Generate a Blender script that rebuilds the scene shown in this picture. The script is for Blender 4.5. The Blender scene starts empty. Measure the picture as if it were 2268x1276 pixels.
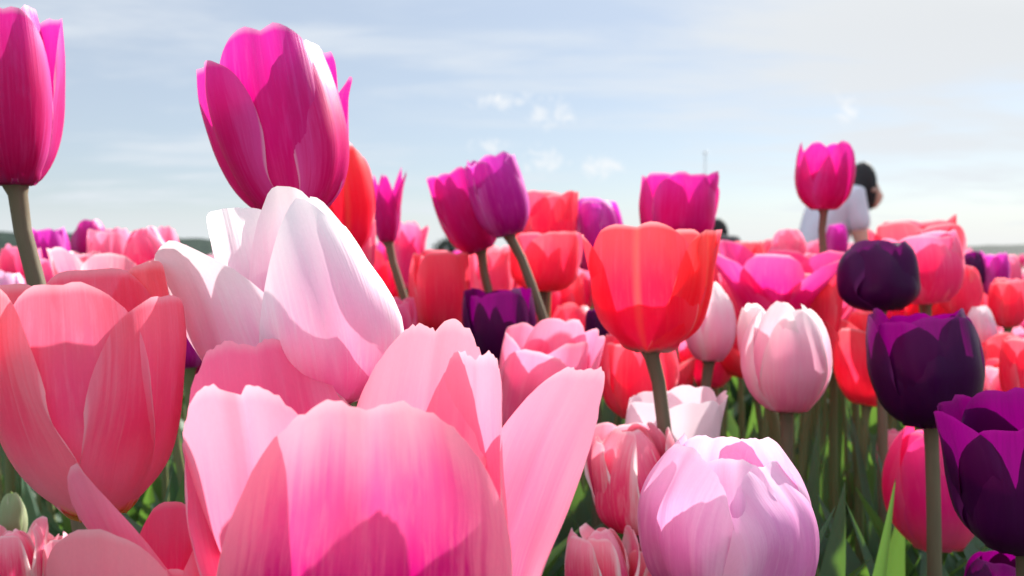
import bpy, math, random
from mathutils import Vector, Matrix, noise

sc = bpy.context.scene
COL = sc.collection
R_ = math.radians

# ---------------------------------------------------------------- camera
F = 1900.0                      # focal length in photograph pixels (2268 wide)
CX, CY = 1134.0, 638.0
HORIZON = 565.0
CAM_H = 0.5
PITCH = math.atan((CY - HORIZON) / F)
cam_d = bpy.data.cameras.new('camera')
cam = bpy.data.objects.new('camera', cam_d)
COL.objects.link(cam)
cam.location = (0, 0, CAM_H)
cam.rotation_euler = (math.pi / 2 - PITCH, 0, 0)
cam_d.sensor_width = 36.0
cam_d.lens = F / 2268.0 * 36.0
cam_d.clip_start = 0.01
cam_d.clip_end = 9000
cam_d.dof.use_dof = True
cam_d.dof.focus_distance = 0.265
cam_d.dof.aperture_fstop = 17.0
sc.camera = cam
FWD = Vector((0, math.cos(PITCH), -math.sin(PITCH)))
UP = Vector((0, math.sin(PITCH), math.cos(PITCH)))
RIGHT = Vector((1, 0, 0))
CAM = Vector((0, 0, CAM_H))

def at(x, y, d):
    """the point of the place seen at photograph pixel (x, y), d metres ahead"""
    return CAM + d * (FWD + RIGHT * ((x - CX) / F) - UP * ((y - CY) / F))

# ---------------------------------------------------------------- light
SUN_EL, SUN_AZ = R_(34), R_(36)          # azimuth to the right of straight ahead
w = bpy.data.worlds.new('World'); sc.world = w; w.use_nodes = True
nt = w.node_tree; N = nt.nodes; L = nt.links
N.clear()
def nd(t, **k):
    n = N.new(t)
    for a, b in k.items(): setattr(n, a, b)
    return n
def mth(op, a, b=None, c=None, clamp=False):
    n = nd('ShaderNodeMath', operation=op, use_clamp=clamp)
    for i, v in enumerate((a, b, c)):
        if v is None: continue
        if isinstance(v, (int, float)): n.inputs[i].default_value = v
        else: L.new(v, n.inputs[i])
    return n.outputs[0]
def smooth(v, lo, hi, a=0.0, b=1.0):
    n = nd('ShaderNodeMapRange', interpolation_type='SMOOTHSTEP')
    L.new(v, n.inputs[0])
    for i, q in zip((1, 2, 3, 4), (lo, hi, a, b)): n.inputs[i].default_value = q
    return n.outputs[0]
sky = nd('ShaderNodeTexSky', sky_type='NISHITA', sun_disc=False)
sky.sun_elevation = SUN_EL; sky.sun_rotation = SUN_AZ
sky.air_density = 1.0; sky.dust_density = .5; sky.ozone_density = 1.5; sky.altitude = 100
tc = nd('ShaderNodeTexCoord')
sep = nd('ShaderNodeSeparateXYZ'); L.new(tc.outputs['Generated'], sep.inputs[0])
X, Y, Z = sep.outputs
zz = mth('ADD', mth('MAXIMUM', Z, 0.0), 0.09)
px = mth('DIVIDE', X, zz); py = mth('DIVIDE', Y, zz)
comb = nd('ShaderNodeCombineXYZ'); L.new(px, comb.inputs[0]); L.new(py, comb.inputs[1])
def cloudnoise(scale, loc, sx, sy, rot, detail=6, rough=.55, dist=0.0):
    m = nd('ShaderNodeMapping'); m.inputs['Location'].default_value = loc
    m.inputs['Scale'].default_value = (sx, sy, 1); m.inputs['Rotation'].default_value = (0, 0, rot)
    L.new(comb.outputs[0], m.inputs['Vector'])
    n = nd('ShaderNodeTexNoise'); n.inputs['Scale'].default_value = scale
    n.inputs['Detail'].default_value = detail; n.inputs['Roughness'].default_value = rough
    n.inputs['Distortion'].default_value = dist
    L.new(m.outputs[0], n.inputs['Vector'])
    return n.outputs['Fac']
n1 = cloudnoise(1.0, (3.1, 1.7, 0), .55, 1.0, R_(20), 7, .55, .4)
n2 = cloudnoise(2.4, (7.3, 4.2, 0), .5, 1.1, R_(-15), 6, .6, .6)
veil = mth('ADD', mth('MULTIPLY', n1, .68), mth('MULTIPLY', n2, .32))
# thin cloud thickens towards the sun (to the right)
sunv = Vector((math.sin(SUN_AZ) * math.cos(SUN_EL), math.cos(SUN_AZ) * math.cos(SUN_EL), math.sin(SUN_EL)))
vd = nd('ShaderNodeVectorMath', operation='DOT_PRODUCT'); L.new(tc.outputs['Generated'], vd.inputs[0]); vd.inputs[1].default_value = sunv
near_sun = smooth(vd.outputs['Value'], .80, .97)
veil = mth('ADD', veil, mth('MULTIPLY', near_sun, .20))
cov = smooth(veil, .45, .70, .48, .97)
low = smooth(Z, .0, .13, .88, .0)              # milky towards the horizon
cov = mth('MAXIMUM', cov, low)
ccol = nd('ShaderNodeMix', data_type='RGBA')
L.new(near_sun, ccol.inputs['Factor'])
ccol.inputs['A'].default_value = (3.8, 4.05, 4.33, 1); ccol.inputs['B'].default_value = (3.75, 3.84, 3.9, 1)
cloud_gain = smooth(Z, .22, .85, 1.0, 2.6)  # cloud made brighter overhead, above the view, to add fill light
glow = smooth(vd.outputs['Value'], .93, 1.0, 0, .9)
cloud_gain = mth('MULTIPLY', cloud_gain, mth('ADD', 1.0, glow))
cl = nd('ShaderNodeVectorMath', operation='SCALE'); L.new(ccol.outputs['Result'], cl.inputs[0]); L.new(cloud_gain, cl.inputs['Scale'])
mixc = nd('ShaderNodeMix', data_type='RGBA')
tint = nd('ShaderNodeMix', data_type='RGBA', blend_type='MULTIPLY'); tint.inputs['Factor'].default_value = 1
L.new(sky.outputs[0], tint.inputs['A']); tint.inputs['B'].default_value = (.42, .455, .50, 1)
L.new(cov, mixc.inputs['Factor']); L.new(tint.outputs['Result'], mixc.inputs['A']); L.new(cl.outputs[0], mixc.inputs['B'])
# a few bright scraps of cumulus
puff = None
for (qx, qy, rx, ry) in ((1225, 250, 70, 45), (1110, 222, 95, 24), (1110, 322, 85, 26), (1190, 362, 70, 38), (1325, 368, 85, 32), (1878, 240, 36, 55)):
    v = (at(qx, qy, 1) - CAM).normalized()
    az_ = mth('MULTIPLY', mth('SUBTRACT', mth('DIVIDE', X, Y), v.x / v.y), F / rx)
    el_ = mth('MULTIPLY', mth('SUBTRACT', mth('DIVIDE', Z, Y), v.z / v.y), F / ry)
    g = mth('ADD', mth('MULTIPLY', az_, az_), mth('MULTIPLY', el_, el_))
    front = mth('GREATER_THAN', Y, 0.1)
    g = mth('MULTIPLY', mth('POWER', 2.718, mth('MULTIPLY', g, -1.0)), front)
    puff = g if puff is None else mth('MAXIMUM', puff, g)
pn = nd('ShaderNodeTexNoise'); pn.inputs['Scale'].default_value = 58; pn.inputs['Detail'].default_value = 6
pn.inputs['Roughness'].default_value = .6; pn.inputs['Distortion'].default_value = .8
L.new(tc.outputs['Generated'], pn.inputs['Vector'])
pf = smooth(mth('ADD', mth('MULTIPLY', puff, .62), mth('MULTIPLY', mth('SUBTRACT', pn.outputs['Fac'], .5), 1.5)), .30, .85, 0, .85)
pf = mth('MULTIPLY', pf, smooth(puff, .02, .3))
mixp = nd('ShaderNodeMix', data_type='RGBA')
L.new(pf, mixp.inputs['Factor']); L.new(mixc.outputs['Result'], mixp.inputs['A']); mixp.inputs['B'].default_value = (4.6, 4.65, 4.7, 1)
bg = nd('ShaderNodeBackground'); bg.inputs['Strength'].default_value = 0.05
L.new(mixp.outputs['Result'], bg.inputs[0])
wo = nd('ShaderNodeOutputWorld'); L.new(bg.outputs[0], wo.inputs[0])

sd = bpy.data.lights.new('sun', 'SUN'); sd.energy = 2.8; sd.angle = R_(.9); sd.color = (1, .95, .87)
sun = bpy.data.objects.new('sun', sd); COL.objects.link(sun)
sun.rotation_euler = sunv.to_track_quat('Z', 'Y').to_euler()
sc.view_settings.view_transform = 'Standard'
sc.view_settings.look = 'None'
sc.view_settings.exposure = 2.1
sc.view_settings.gamma = 1.0
sc.view_settings.use_curve_mapping = False
cy = sc.cycles
cy.use_denoising = True
cy.max_bounces = 12; cy.diffuse_bounces = 6; cy.transmission_bounces = 8; cy.glossy_bounces = 3
cy.sample_clamp_indirect = 8

# ---------------------------------------------------------------- helpers
def link(o, parent=None):
    COL.objects.link(o)
    if parent is not None: o.parent = parent
    return o
def mesh_from(name, verts, faces, mat, uvs=None, smooth_=True):
    me = bpy.data.meshes.new(name)
    me.from_pydata(verts, [], faces)
    if mat: me.materials.append(mat)
    if uvs is not None:
        ul = me.uv_layers.new(name='UVMap')
        idx = [0] * len(me.loops); me.loops.foreach_get('vertex_index', idx)
        flat = []
        for i in idx: flat += uvs[i]
        ul.data.foreach_set('uv', flat)
    if smooth_: me.polygons.foreach_set('use_smooth', [True] * len(me.polygons))
    me.update()
    return me
def obj(name, me, parent=None, loc=None):
    o = bpy.data.objects.new(name, me)
    link(o, parent)
    if loc is not None: o.location = loc
    return o
def empty(name, loc):
    o = bpy.data.objects.new(name, None); o.empty_display_size = .02
    COL.objects.link(o); o.location = loc
    return o
def tag(o, label=None, cat=None, group=None, kind=None):
    if label: o['label'] = label
    if cat: o['category'] = cat
    if group: o['group'] = group
    if kind: o['kind'] = kind
    return o

# ---------------------------------------------------------------- materials
def mat_nodes(name):
    m = bpy.data.materials.new(name); m.use_nodes = True
    m.node_tree.nodes.clear()
    return m, m.node_tree
class G:
    """tiny node-graph helper"""
    def __init__(s, t): s.t = t; s.N = t.nodes; s.L = t.links
    def n(s, ty, **k):
        x = s.N.new(ty)
        for a, b in k.items(): setattr(x, a, b)
        return x
    def set(s, sock, v):
        if isinstance(v, bpy.types.NodeSocket): s.L.new(v, sock)
        elif isinstance(v, tuple) and len(v) == 3 and sock.type == 'RGBA': sock.default_value = (*v, 1)
        else: sock.default_value = v
    def m(s, op, *a, clamp=False):
        x = s.n('ShaderNodeMath', operation=op, use_clamp=clamp)
        for i, v in enumerate(a): s.set(x.inputs[i], v)
        return x.outputs[0]
    def mix(s, f, a, b, mode='MIX'):
        x = s.n('ShaderNodeMix', data_type='RGBA', blend_type=mode)
        s.set(x.inputs['Factor'], f); s.set(x.inputs['A'], a); s.set(x.inputs['B'], b)
        return x.outputs['Result']
    def ss(s, v, lo, hi, a=0., b=1.):
        x = s.n('ShaderNodeMapRange', interpolation_type='SMOOTHSTEP')
        s.set(x.inputs[0], v)
        for i, q in zip((1, 2, 3, 4), (lo, hi, a, b)): x.inputs[i].default_value = q
        return x.outputs[0]
    def noise(s, vec, scale, detail=3, rough=.5, dist=0.):
        x = s.n('ShaderNodeTexNoise')
        if vec is not None: s.L.new(vec, x.inputs['Vector'])
        x.inputs['Scale'].default_value = scale; x.inputs['Detail'].default_value = detail
        x.inputs['Roughness'].default_value = rough; x.inputs['Distortion'].default_value = dist
        return x.outputs['Fac']

def petal_mat(name, base, low, mid, tip, edge, e0=.45, es=.8, trans=None, tf=.38, bpos=.12, streak=.35, rib=None, rough=.42, mpos=.55):
    """petal: colour runs base>low>mid>tip along its length and turns to edge at the margins,
    with fine lengthwise veins; thin-sheet diffuse + translucent"""
    m, t = mat_nodes(name); g = G(t)
    uv = g.n('ShaderNodeUVMap'); uv.uv_map = 'UVMap'
    sp = g.n('ShaderNodeSeparateXYZ'); g.L.new(uv.outputs[0], sp.inputs[0])
    u, v = sp.outputs[0], sp.outputs[1]
    oi = g.n('ShaderNodeObjectInfo')
    ua = g.m('ABSOLUTE', g.m('SUBTRACT', g.m('MULTIPLY', u, 2.0), 1.0))
    # vein coordinates: long along v
    cv = g.n('ShaderNodeCombineXYZ')
    g.L.new(g.m('MULTIPLY', u, 46.0), cv.inputs[0]); g.L.new(g.m('MULTIPLY', v, 2.2), cv.inputs[1])
    g.L.new(g.m('MULTIPLY', oi.outputs['Random'], 37.0), cv.inputs[2])
    vein = g.noise(cv.outputs[0], 1.0, 4, .6, .25)
    cb = g.n('ShaderNodeCombineXYZ')
    g.L.new(g.m('MULTIPLY', u, 7.0), cb.inputs[0]); g.L.new(g.m('MULTIPLY', v, 1.6), cb.inputs[1])
    g.L.new(g.m('MULTIPLY', oi.outputs['Random'], 91.0), cb.inputs[2])
    broad = g.noise(cb.outputs[0], 1.0, 3, .55, .5)
    cs = g.n('ShaderNodeCombineXYZ')
    g.L.new(g.m('MULTIPLY', u, 60.0), cs.inputs[0]); g.L.new(g.m('MULTIPLY', v, 60.0), cs.inputs[1])
    fine = g.noise(cs.outputs[0], 1.0, 4, .7)
    vj = g.m('ADD', v, g.m('MULTIPLY', g.m('SUBTRACT', broad, .5), .22))
    vj = g.m('ADD', vj, g.m('MULTIPLY', g.m('SUBTRACT', vein, .5), .10))
    r = g.n('ShaderNodeValToRGB'); e = r.color_ramp.elements
    r.color_ramp.interpolation = 'EASE'
    e[0].position = bpos * .35; e[0].color = (*base, 1)
    e[1].position = 1.0; e[1].color = (*tip, 1)
    x = e.new(bpos + .06); x.color = (*low, 1)
    x = e.new(mpos); x.color = (*mid, 1)
    g.L.new(vj, r.inputs[0])
    uj = g.m('ADD', ua, g.m('MULTIPLY', g.m('SUBTRACT', vein, .5), .55))
    uj = g.m('ADD', uj, g.m('MULTIPLY', g.m('SUBTRACT', broad, .5), .45))
    ef = g.m('MULTIPLY', g.ss(uj, e0, 1.02), es)
    ef = g.m('MULTIPLY', ef, g.ss(v, .03, .3))
    c = g.mix(ef, r.outputs[0], edge)
    c = g.mix(g.m('MULTIPLY', g.ss(vein, .48, .78), streak * .7), c, edge)
    if rib is not None:
        c = g.mix(g.m('MULTIPLY', g.ss(ua, .0, .10, 1., 0.), .55), c, rib)
    mott = g.noise(cb.outputs[0], 3.2, 5, .65)
    c = g.mix(g.m('MULTIPLY', g.ss(mott, .48, .72), .22), c, edge)
    rim = g.m('MAXIMUM', g.ss(v, .955, 1.0), g.ss(ua, .972, 1.0))  # petal's own pale margin, plus backlit edge highlight put into the colour
    c = g.mix(g.m('MULTIPLY', rim, .55), c, tuple(min(.95, q + (.9 - q) * .55) for q in edge) if trans is None else (.25, .03, .22))
    hs = g.n('ShaderNodeHueSaturation')
    g.set(hs.inputs['Hue'], g.m('ADD', .492, g.m('MULTIPLY', oi.outputs['Random'], .016)))
    g.set(hs.inputs['Value'], g.m('ADD', .90, g.m('ADD', g.m('MULTIPLY', fine, .12), g.m('MULTIPLY', oi.outputs['Random'], .08))))
    hs.inputs['Saturation'].default_value = 1.0
    g.L.new(c, hs.inputs['Color']); c = hs.outputs[0]
    bp = g.n('ShaderNodeBump'); bp.inputs['Strength'].default_value = .35; bp.inputs['Distance'].default_value = .0005
    g.L.new(vein, bp.inputs['Height'])
    pb = g.n('ShaderNodeBsdfPrincipled')
    g.L.new(c, pb.inputs['Base Color']); pb.inputs['Roughness'].default_value = rough
    pb.inputs['Specular IOR Level'].default_value = .22
    g.L.new(bp.outputs[0], pb.inputs['Normal'])
    tr = g.n('ShaderNodeBsdfTranslucent')
    if trans is None:
        gm = g.n('ShaderNodeGamma'); g.L.new(c, gm.inputs[0]); gm.inputs[1].default_value = 1.0
        g.L.new(gm.outputs[0], tr.inputs[0])
    else:
        tcx = g.mix(g.m('MULTIPLY', g.ss(vein, .4, .7), .35), trans, tuple(q * .55 for q in trans))
        g.L.new(tcx, tr.inputs[0])
    mx = g.n('ShaderNodeMixShader'); mx.inputs[0].default_value = tf
    g.L.new(pb.outputs[0], mx.inputs[1]); g.L.new(tr.outputs[0], mx.inputs[2])
    o = g.n('ShaderNodeOutputMaterial'); g.L.new(mx.outputs[0], o.inputs[0])
    return m

PAL = {
 'coral':   dict(base=(.78,.50,.08), low=(.93,.42,.58), mid=(.95,.11,.28), tip=(.95,.17,.24), edge=(.95,.36,.50), e0=.5, es=.7),
 'front':   dict(base=(.62,.004,.22), low=(.64,.002,.21), mid=(.86,.09,.31), tip=(.95,.40,.50), edge=(.95,.32,.44), e0=.45, es=.85, bpos=.48, mpos=.74, streak=.16),
 'frontb':  dict(base=(.75,.10,.30), low=(.86,.10,.30), mid=(.93,.20,.36), tip=(.95,.36,.47), edge=(.95,.34,.46), e0=.25, es=.85, bpos=.25, streak=.16),
 'hotpink': dict(base=(.82,.38,.48), low=(.84,.05,.28), mid=(.90,.04,.24), tip=(.94,.20,.40), edge=(.94,.28,.48), e0=.35, es=.75),
 'cerise':  dict(base=(.80,.40,.30), low=(.92,.12,.30), mid=(.88,.012,.26), tip=(.93,.07,.33), edge=(.94,.16,.42), e0=.5, es=.6, streak=.15),
 'pink':    dict(base=(.84,.50,.56), low=(.90,.18,.40), mid=(.92,.14,.35), tip=(.95,.31,.48), edge=(.95,.40,.56), e0=.35, es=.8),
 'magenta': dict(base=(.50,.04,.26), low=(.60,.0006,.16), mid=(.68,.0006,.20), tip=(.70,.02,.34), edge=(.72,.10,.46), e0=.45, es=.7, streak=.3),
 'violet':  dict(base=(.50,.18,.38), low=(.48,.002,.26), mid=(.56,.004,.34), tip=(.66,.04,.48), edge=(.74,.18,.64), e0=.45, es=.8, streak=.35),
 'red':     dict(base=(.45,.28,.24), low=(.90,.008,.13), mid=(.95,.012,.085), tip=(.95,.06,.10), edge=(.95,.08,.16), e0=.5, es=.7, streak=.2, rib=(.95,.12,.12)),
 'scarlet': dict(base=(.78,.38,.22), low=(.92,.05,.16), mid=(.95,.035,.13), tip=(.95,.10,.16), edge=(.95,.22,.30), e0=.5, es=.7),
 'blush':   dict(base=(.80,.20,.42), low=(.84,.18,.46), mid=(.86,.46,.65), tip=(.86,.82,.83), edge=(.86,.77,.82), e0=.45, es=.75, streak=.3, mpos=.48, tf=.24),
 'pale':    dict(base=(.66,.22,.32), low=(.86,.26,.46), mid=(.89,.44,.60), tip=(.88,.80,.80), edge=(.88,.73,.76), e0=.4, es=.8, streak=.3),
 'lilac':   dict(base=(.55,.20,.50), low=(.50,.085,.36), mid=(.72,.26,.56), tip=(.88,.56,.75), edge=(.90,.64,.80), e0=.35, es=.85, streak=.25),
 'white':   dict(base=(.75,.65,.60), low=(.80,.58,.66), mid=(.80,.63,.70), tip=(.81,.68,.74), edge=(.81,.64,.73), e0=.4, es=.6, streak=.2, tf=.30),
 'striped': dict(base=(.80,.55,.50), low=(.82,.02,.17), mid=(.90,.06,.22), tip=(.93,.34,.45), edge=(.92,.78,.79), e0=.50, es=.95, streak=.15),
 'purple':  dict(base=(.06,.012,.05), low=(.050,.0010,.056), mid=(.060,.0010,.066), tip=(.085,.002,.085), edge=(.10,.008,.105), e0=.5, es=.6, trans=(.18,.0003,.125), tf=.42, streak=.4, rough=.34),
}
PM = {k: petal_mat('petal_' + k, **v) for k, v in PAL.items()}

def green_mat(name, c1, c2, tr, tf, spec=.3, rough=.45, vs=30):
    m, t = mat_nodes(name); g = G(t)
    uv = g.n('ShaderNodeUVMap'); uv.uv_map = 'UVMap'
    sp = g.n('ShaderNodeSeparateXYZ'); g.L.new(uv.outputs[0], sp.inputs[0])
    oi = g.n('ShaderNodeObjectInfo')
    cv = g.n('ShaderNodeCombineXYZ')
    g.L.new(g.m('MULTIPLY', sp.outputs[0], float(vs)), cv.inputs[0]); g.L.new(g.m('MULTIPLY', sp.outputs[1], 4.0), cv.inputs[1])
    g.L.new(g.m('MULTIPLY', oi.outputs['Random'], 53.0), cv.inputs[2])
    ve = g.noise(cv.outputs[0], 1.0, 4, .6, .2)
    f = g.m('ADD', g.m('MULTIPLY', ve, .9), g.m('MULTIPLY', g.m('SUBTRACT', oi.outputs['Random'], .5), .6), clamp=True)
    c = g.mix(f, c1, c2)
    bp = g.n('ShaderNodeBump'); bp.inputs['Strength'].default_value = .3; bp.inputs['Distance'].default_value = .0008
    g.L.new(ve, bp.inputs['Height'])
    pb = g.n('ShaderNodeBsdfPrincipled'); g.L.new(c, pb.inputs['Base Color'])
    pb.inputs['Roughness'].default_value = rough; pb.inputs['Specular IOR Level'].default_value = spec
    g.L.new(bp.outputs[0], pb.inputs['Normal'])
    o = g.n('ShaderNodeOutputMaterial')
    if tf > 0:
        trn = g.n('ShaderNodeBsdfTranslucent'); g.L.new(g.mix(f, tr, tuple(q * .7 for q in tr)), trn.inputs[0])
        mx = g.n('ShaderNodeMixShader'); mx.inputs[0].default_value = tf
        g.L.new(pb.outputs[0], mx.inputs[1]); g.L.new(trn.outputs[0], mx.inputs[2]); g.L.new(mx.outputs[0], o.inputs[0])
    else: g.L.new(pb.outputs[0], o.inputs[0])
    return m
M_LEAF = green_mat('leaf_green', (.05, .11, .075), (.11, .18, .125), (.13, .27, .035), .42)
M_STEM = green_mat('stem_green', (.11, .14, .055), (.17, .19, .085), None, 0, vs=8)
M_STEMB = green_mat('stem_brown', (.10, .085, .055), (.165, .14, .085), None, 0, vs=8)
M_BUD = green_mat('bud_green', (.25, .33, .16), (.42, .48, .30), (.3, .45, .1), .3)
PM['bud'] = M_BUD

# ---------------------------------------------------------------- ground, hills, far things
m, t = mat_nodes('soil'); g = G(t)
tcn = g.n('ShaderNodeTexCoord')
a = g.noise(tcn.outputs['Object'], 9, 8, .65); b = g.noise(tcn.outputs['Object'], .6, 4, .5)
c = g.mix(g.ss(a, .3, .7), (.035, .026, .018), (.085, .065, .045))
c = g.mix(g.ss(b, .45, .65, 0, .6), c, (.05, .075, .03))
pb = g.n('ShaderNodeBsdfPrincipled'); g.L.new(c, pb.inputs['Base Color']); pb.inputs['Roughness'].default_value = .95
bp = g.n('ShaderNodeBump'); bp.inputs['Strength'].default_value = .8; bp.inputs['Distance'].default_value = .02
g.L.new(a, bp.inputs['Height']); g.L.new(bp.outputs[0], pb.inputs['Normal'])
o = g.n('ShaderNodeOutputMaterial'); g.L.new(pb.outputs[0], o.inputs[0])
M_SOIL = m
# ground: finely lumpy near the camera, one sheet out to the horizon
xs = [-4000, -600, -90, -20, -6] + [-3 + .15 * i for i in range(41)] + [6, 20, 90, 600, 4000]
ys = [-400, -40, -6, -2] + [-.6 + .15 * i for i in range(45)] + [9, 20, 90, 600, 5000]
V = [(x, y, (noise.noise(Vector((x * 3, y * 3, 0))) * .012 - .012) if abs(x) < 4 and abs(y) < 7 else -.012) for y in ys for x in xs]
nx = len(xs)
Fc = [(j * nx + i, j * nx + i + 1, (j + 1) * nx + i + 1, (j + 1) * nx + i) for j in range(len(ys) - 1) for i in range(nx - 1)]
tag(obj('ground', mesh_from('ground', V, Fc, M_SOIL)), kind='structure')

def hill_mat(name, c1, c2):
    m, t = mat_nodes(name); g = G(t)
    tcn = g.n('ShaderNodeTexCoord')
    a = g.noise(tcn.outputs['Object'], .25, 6, .65)
    pb = g.n('ShaderNodeBsdfPrincipled'); g.L.new(g.mix(g.ss(a, .35, .65), c1, c2), pb.inputs['Base Color'])
    pb.inputs['Roughness'].default_value = .95; pb.inputs['Specular IOR Level'].default_value = .1
    bp = g.n('ShaderNodeBump'); bp.inputs['Strength'].default_value = .9; bp.inputs['Distance'].default_value = 1.5
    g.L.new(a, bp.inputs['Height']); g.L.new(bp.outputs[0], pb.inputs['Normal'])
    o = g.n('ShaderNodeOutputMaterial'); g.L.new(pb.outputs[0], o.inputs[0])
    return m
M_HILLG = hill_mat('hill_wood', (.012, .022, .020), (.026, .042, .032))
M_HILLB = hill_mat('hill_far', (.035, .045, .045), (.06, .07, .065))  # paler grey: distance haze put into the slope colour, no air volume
def ridge(name, D, depth, pts, mat, rough):
    """a long wooded ridge: crest heights given along photograph x, with a sloping front and back"""
    V, Fc = [], []
    n = 160; rows = 9
    x0, x1 = pts[0][0], pts[-1][0]
    for i in range(n + 1):
        xx = x0 + (x1 - x0) * i / n
        for (a0, b0), (a1, b1) in zip(pts, pts[1:]):
            if a0 <= xx <= a1:
                k = (xx - a0) / (a1 - a0); k = k * k * (3 - 2 * k); yy = b0 + (b1 - b0) * k; break
        for j in range(rows):
            q = j / (rows - 1)
            prof = math.sin(math.pi * min(1, q * 1.0)) ** .8
            yd = D - depth / 2 + depth * q
            wx = (xx - CX) / F * D
            crest = max(.0, CAM_H + (HORIZON - yy) / F * D)
            z = crest * prof
            z += rough * prof * (noise.noise(Vector((wx * .11, yd * .11, 3))) + .6 * noise.noise(Vector((wx * .37, yd * .37, 9))))
            V.append((wx, yd, max(z, -.5) - .2))
    for i in range(n):
        for j in range(rows - 1):
            p = i * rows + j
            Fc.append((p, p + rows, p + rows + 1, p + 1))
    return tag(obj(name, mesh_from(name, V, Fc, mat)), kind='structure')
ridge('hill', 420, 160, [(-1900, 500), (-400, 508), (0, 513), (250, 518), (430, 527), (620, 566), (900, 585)], M_HILLG, .7)
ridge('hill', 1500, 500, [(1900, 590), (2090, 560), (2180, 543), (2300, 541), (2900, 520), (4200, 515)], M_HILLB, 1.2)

# ---------------------------------------------------------------- people, pole and tree beyond the field
def plain(name, col, rough=.8, nscale=0, amp=.2):
    m, t = mat_nodes(name); g = G(t)
    pb = g.n('ShaderNodeBsdfPrincipled'); pb.inputs['Roughness'].default_value = rough
    if nscale:
        tcn = g.n('ShaderNodeTexCoord'); a = g.noise(tcn.outputs['Object'], nscale, 5, .6)
        g.L.new(g.mix(a, tuple(q * (1 - amp) for q in col), tuple(min(1, q * (1 + amp)) for q in col)), pb.inputs['Base Color'])
        bp = g.n('ShaderNodeBump'); bp.inputs['Strength'].default_value = .5; bp.inputs['Distance'].default_value = .01
        g.L.new(a, bp.inputs['Height']); g.L.new(bp.outputs[0], pb.inputs['Normal'])
    else: pb.inputs['Base Color'].default_value = (*col, 1)
    o = g.n('ShaderNodeOutputMaterial'); g.L.new(pb.outputs[0], o.inputs[0])
    return m
M_SKIN = plain('skin', (.55, .33, .25), .5, 30, .08)
M_HAIR = plain('black_hair', (.010, .010, .012), .75, 60, .4)
M_SHIRT = plain('white_shirt', (.55, .57, .66), .85, 9, .06)
M_JEANS = plain('dark_trousers', (.03, .04, .07), .9, 40, .3)
M_NAVY = plain('dark_top', (.03, .03, .04), .9, 20, .3)
def skin_body(name, joints, links, mat, parent, sub=2):
    """joints: name -> (position, radius); one continuous skinned surface"""
    keys = list(joints); V = [joints[k][0] for k in keys]
    me = bpy.data.meshes.new(name)
    me.from_pydata(V, [(keys.index(a), keys.index(b)) for a, b in links], [])
    o = bpy.data.objects.new(name, me); COL.objects.link(o)
    o.modifiers.new('skin', 'SKIN')
    bpy.context.view_layer.objects.active = o
    if not me.skin_vertices: 
        bpy.context.view_layer.update()
    for i, k in enumerate(keys):
        r = joints[k][1]
        me.skin_vertices[0].data[i].radius = (r, r) if not isinstance(r, tuple) else r
        me.skin_vertices[0].data[i].use_root = (i == 0)
    sm = o.modifiers.new('sub', 'SUBSURF'); sm.levels = sub; sm.render_levels = sub
    dg = bpy.context.evaluated_depsgraph_get()
    m2 = bpy.data.meshes.new_from_object(o.evaluated_get(dg))
    m2.materials.clear(); m2.materials.append(mat)
    m2.polygons.foreach_set('use_smooth', [True] * len(m2.polygons))
    o.modifiers.clear(); o.data = m2; m2.name = name
    o.parent = parent
    return o
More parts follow.
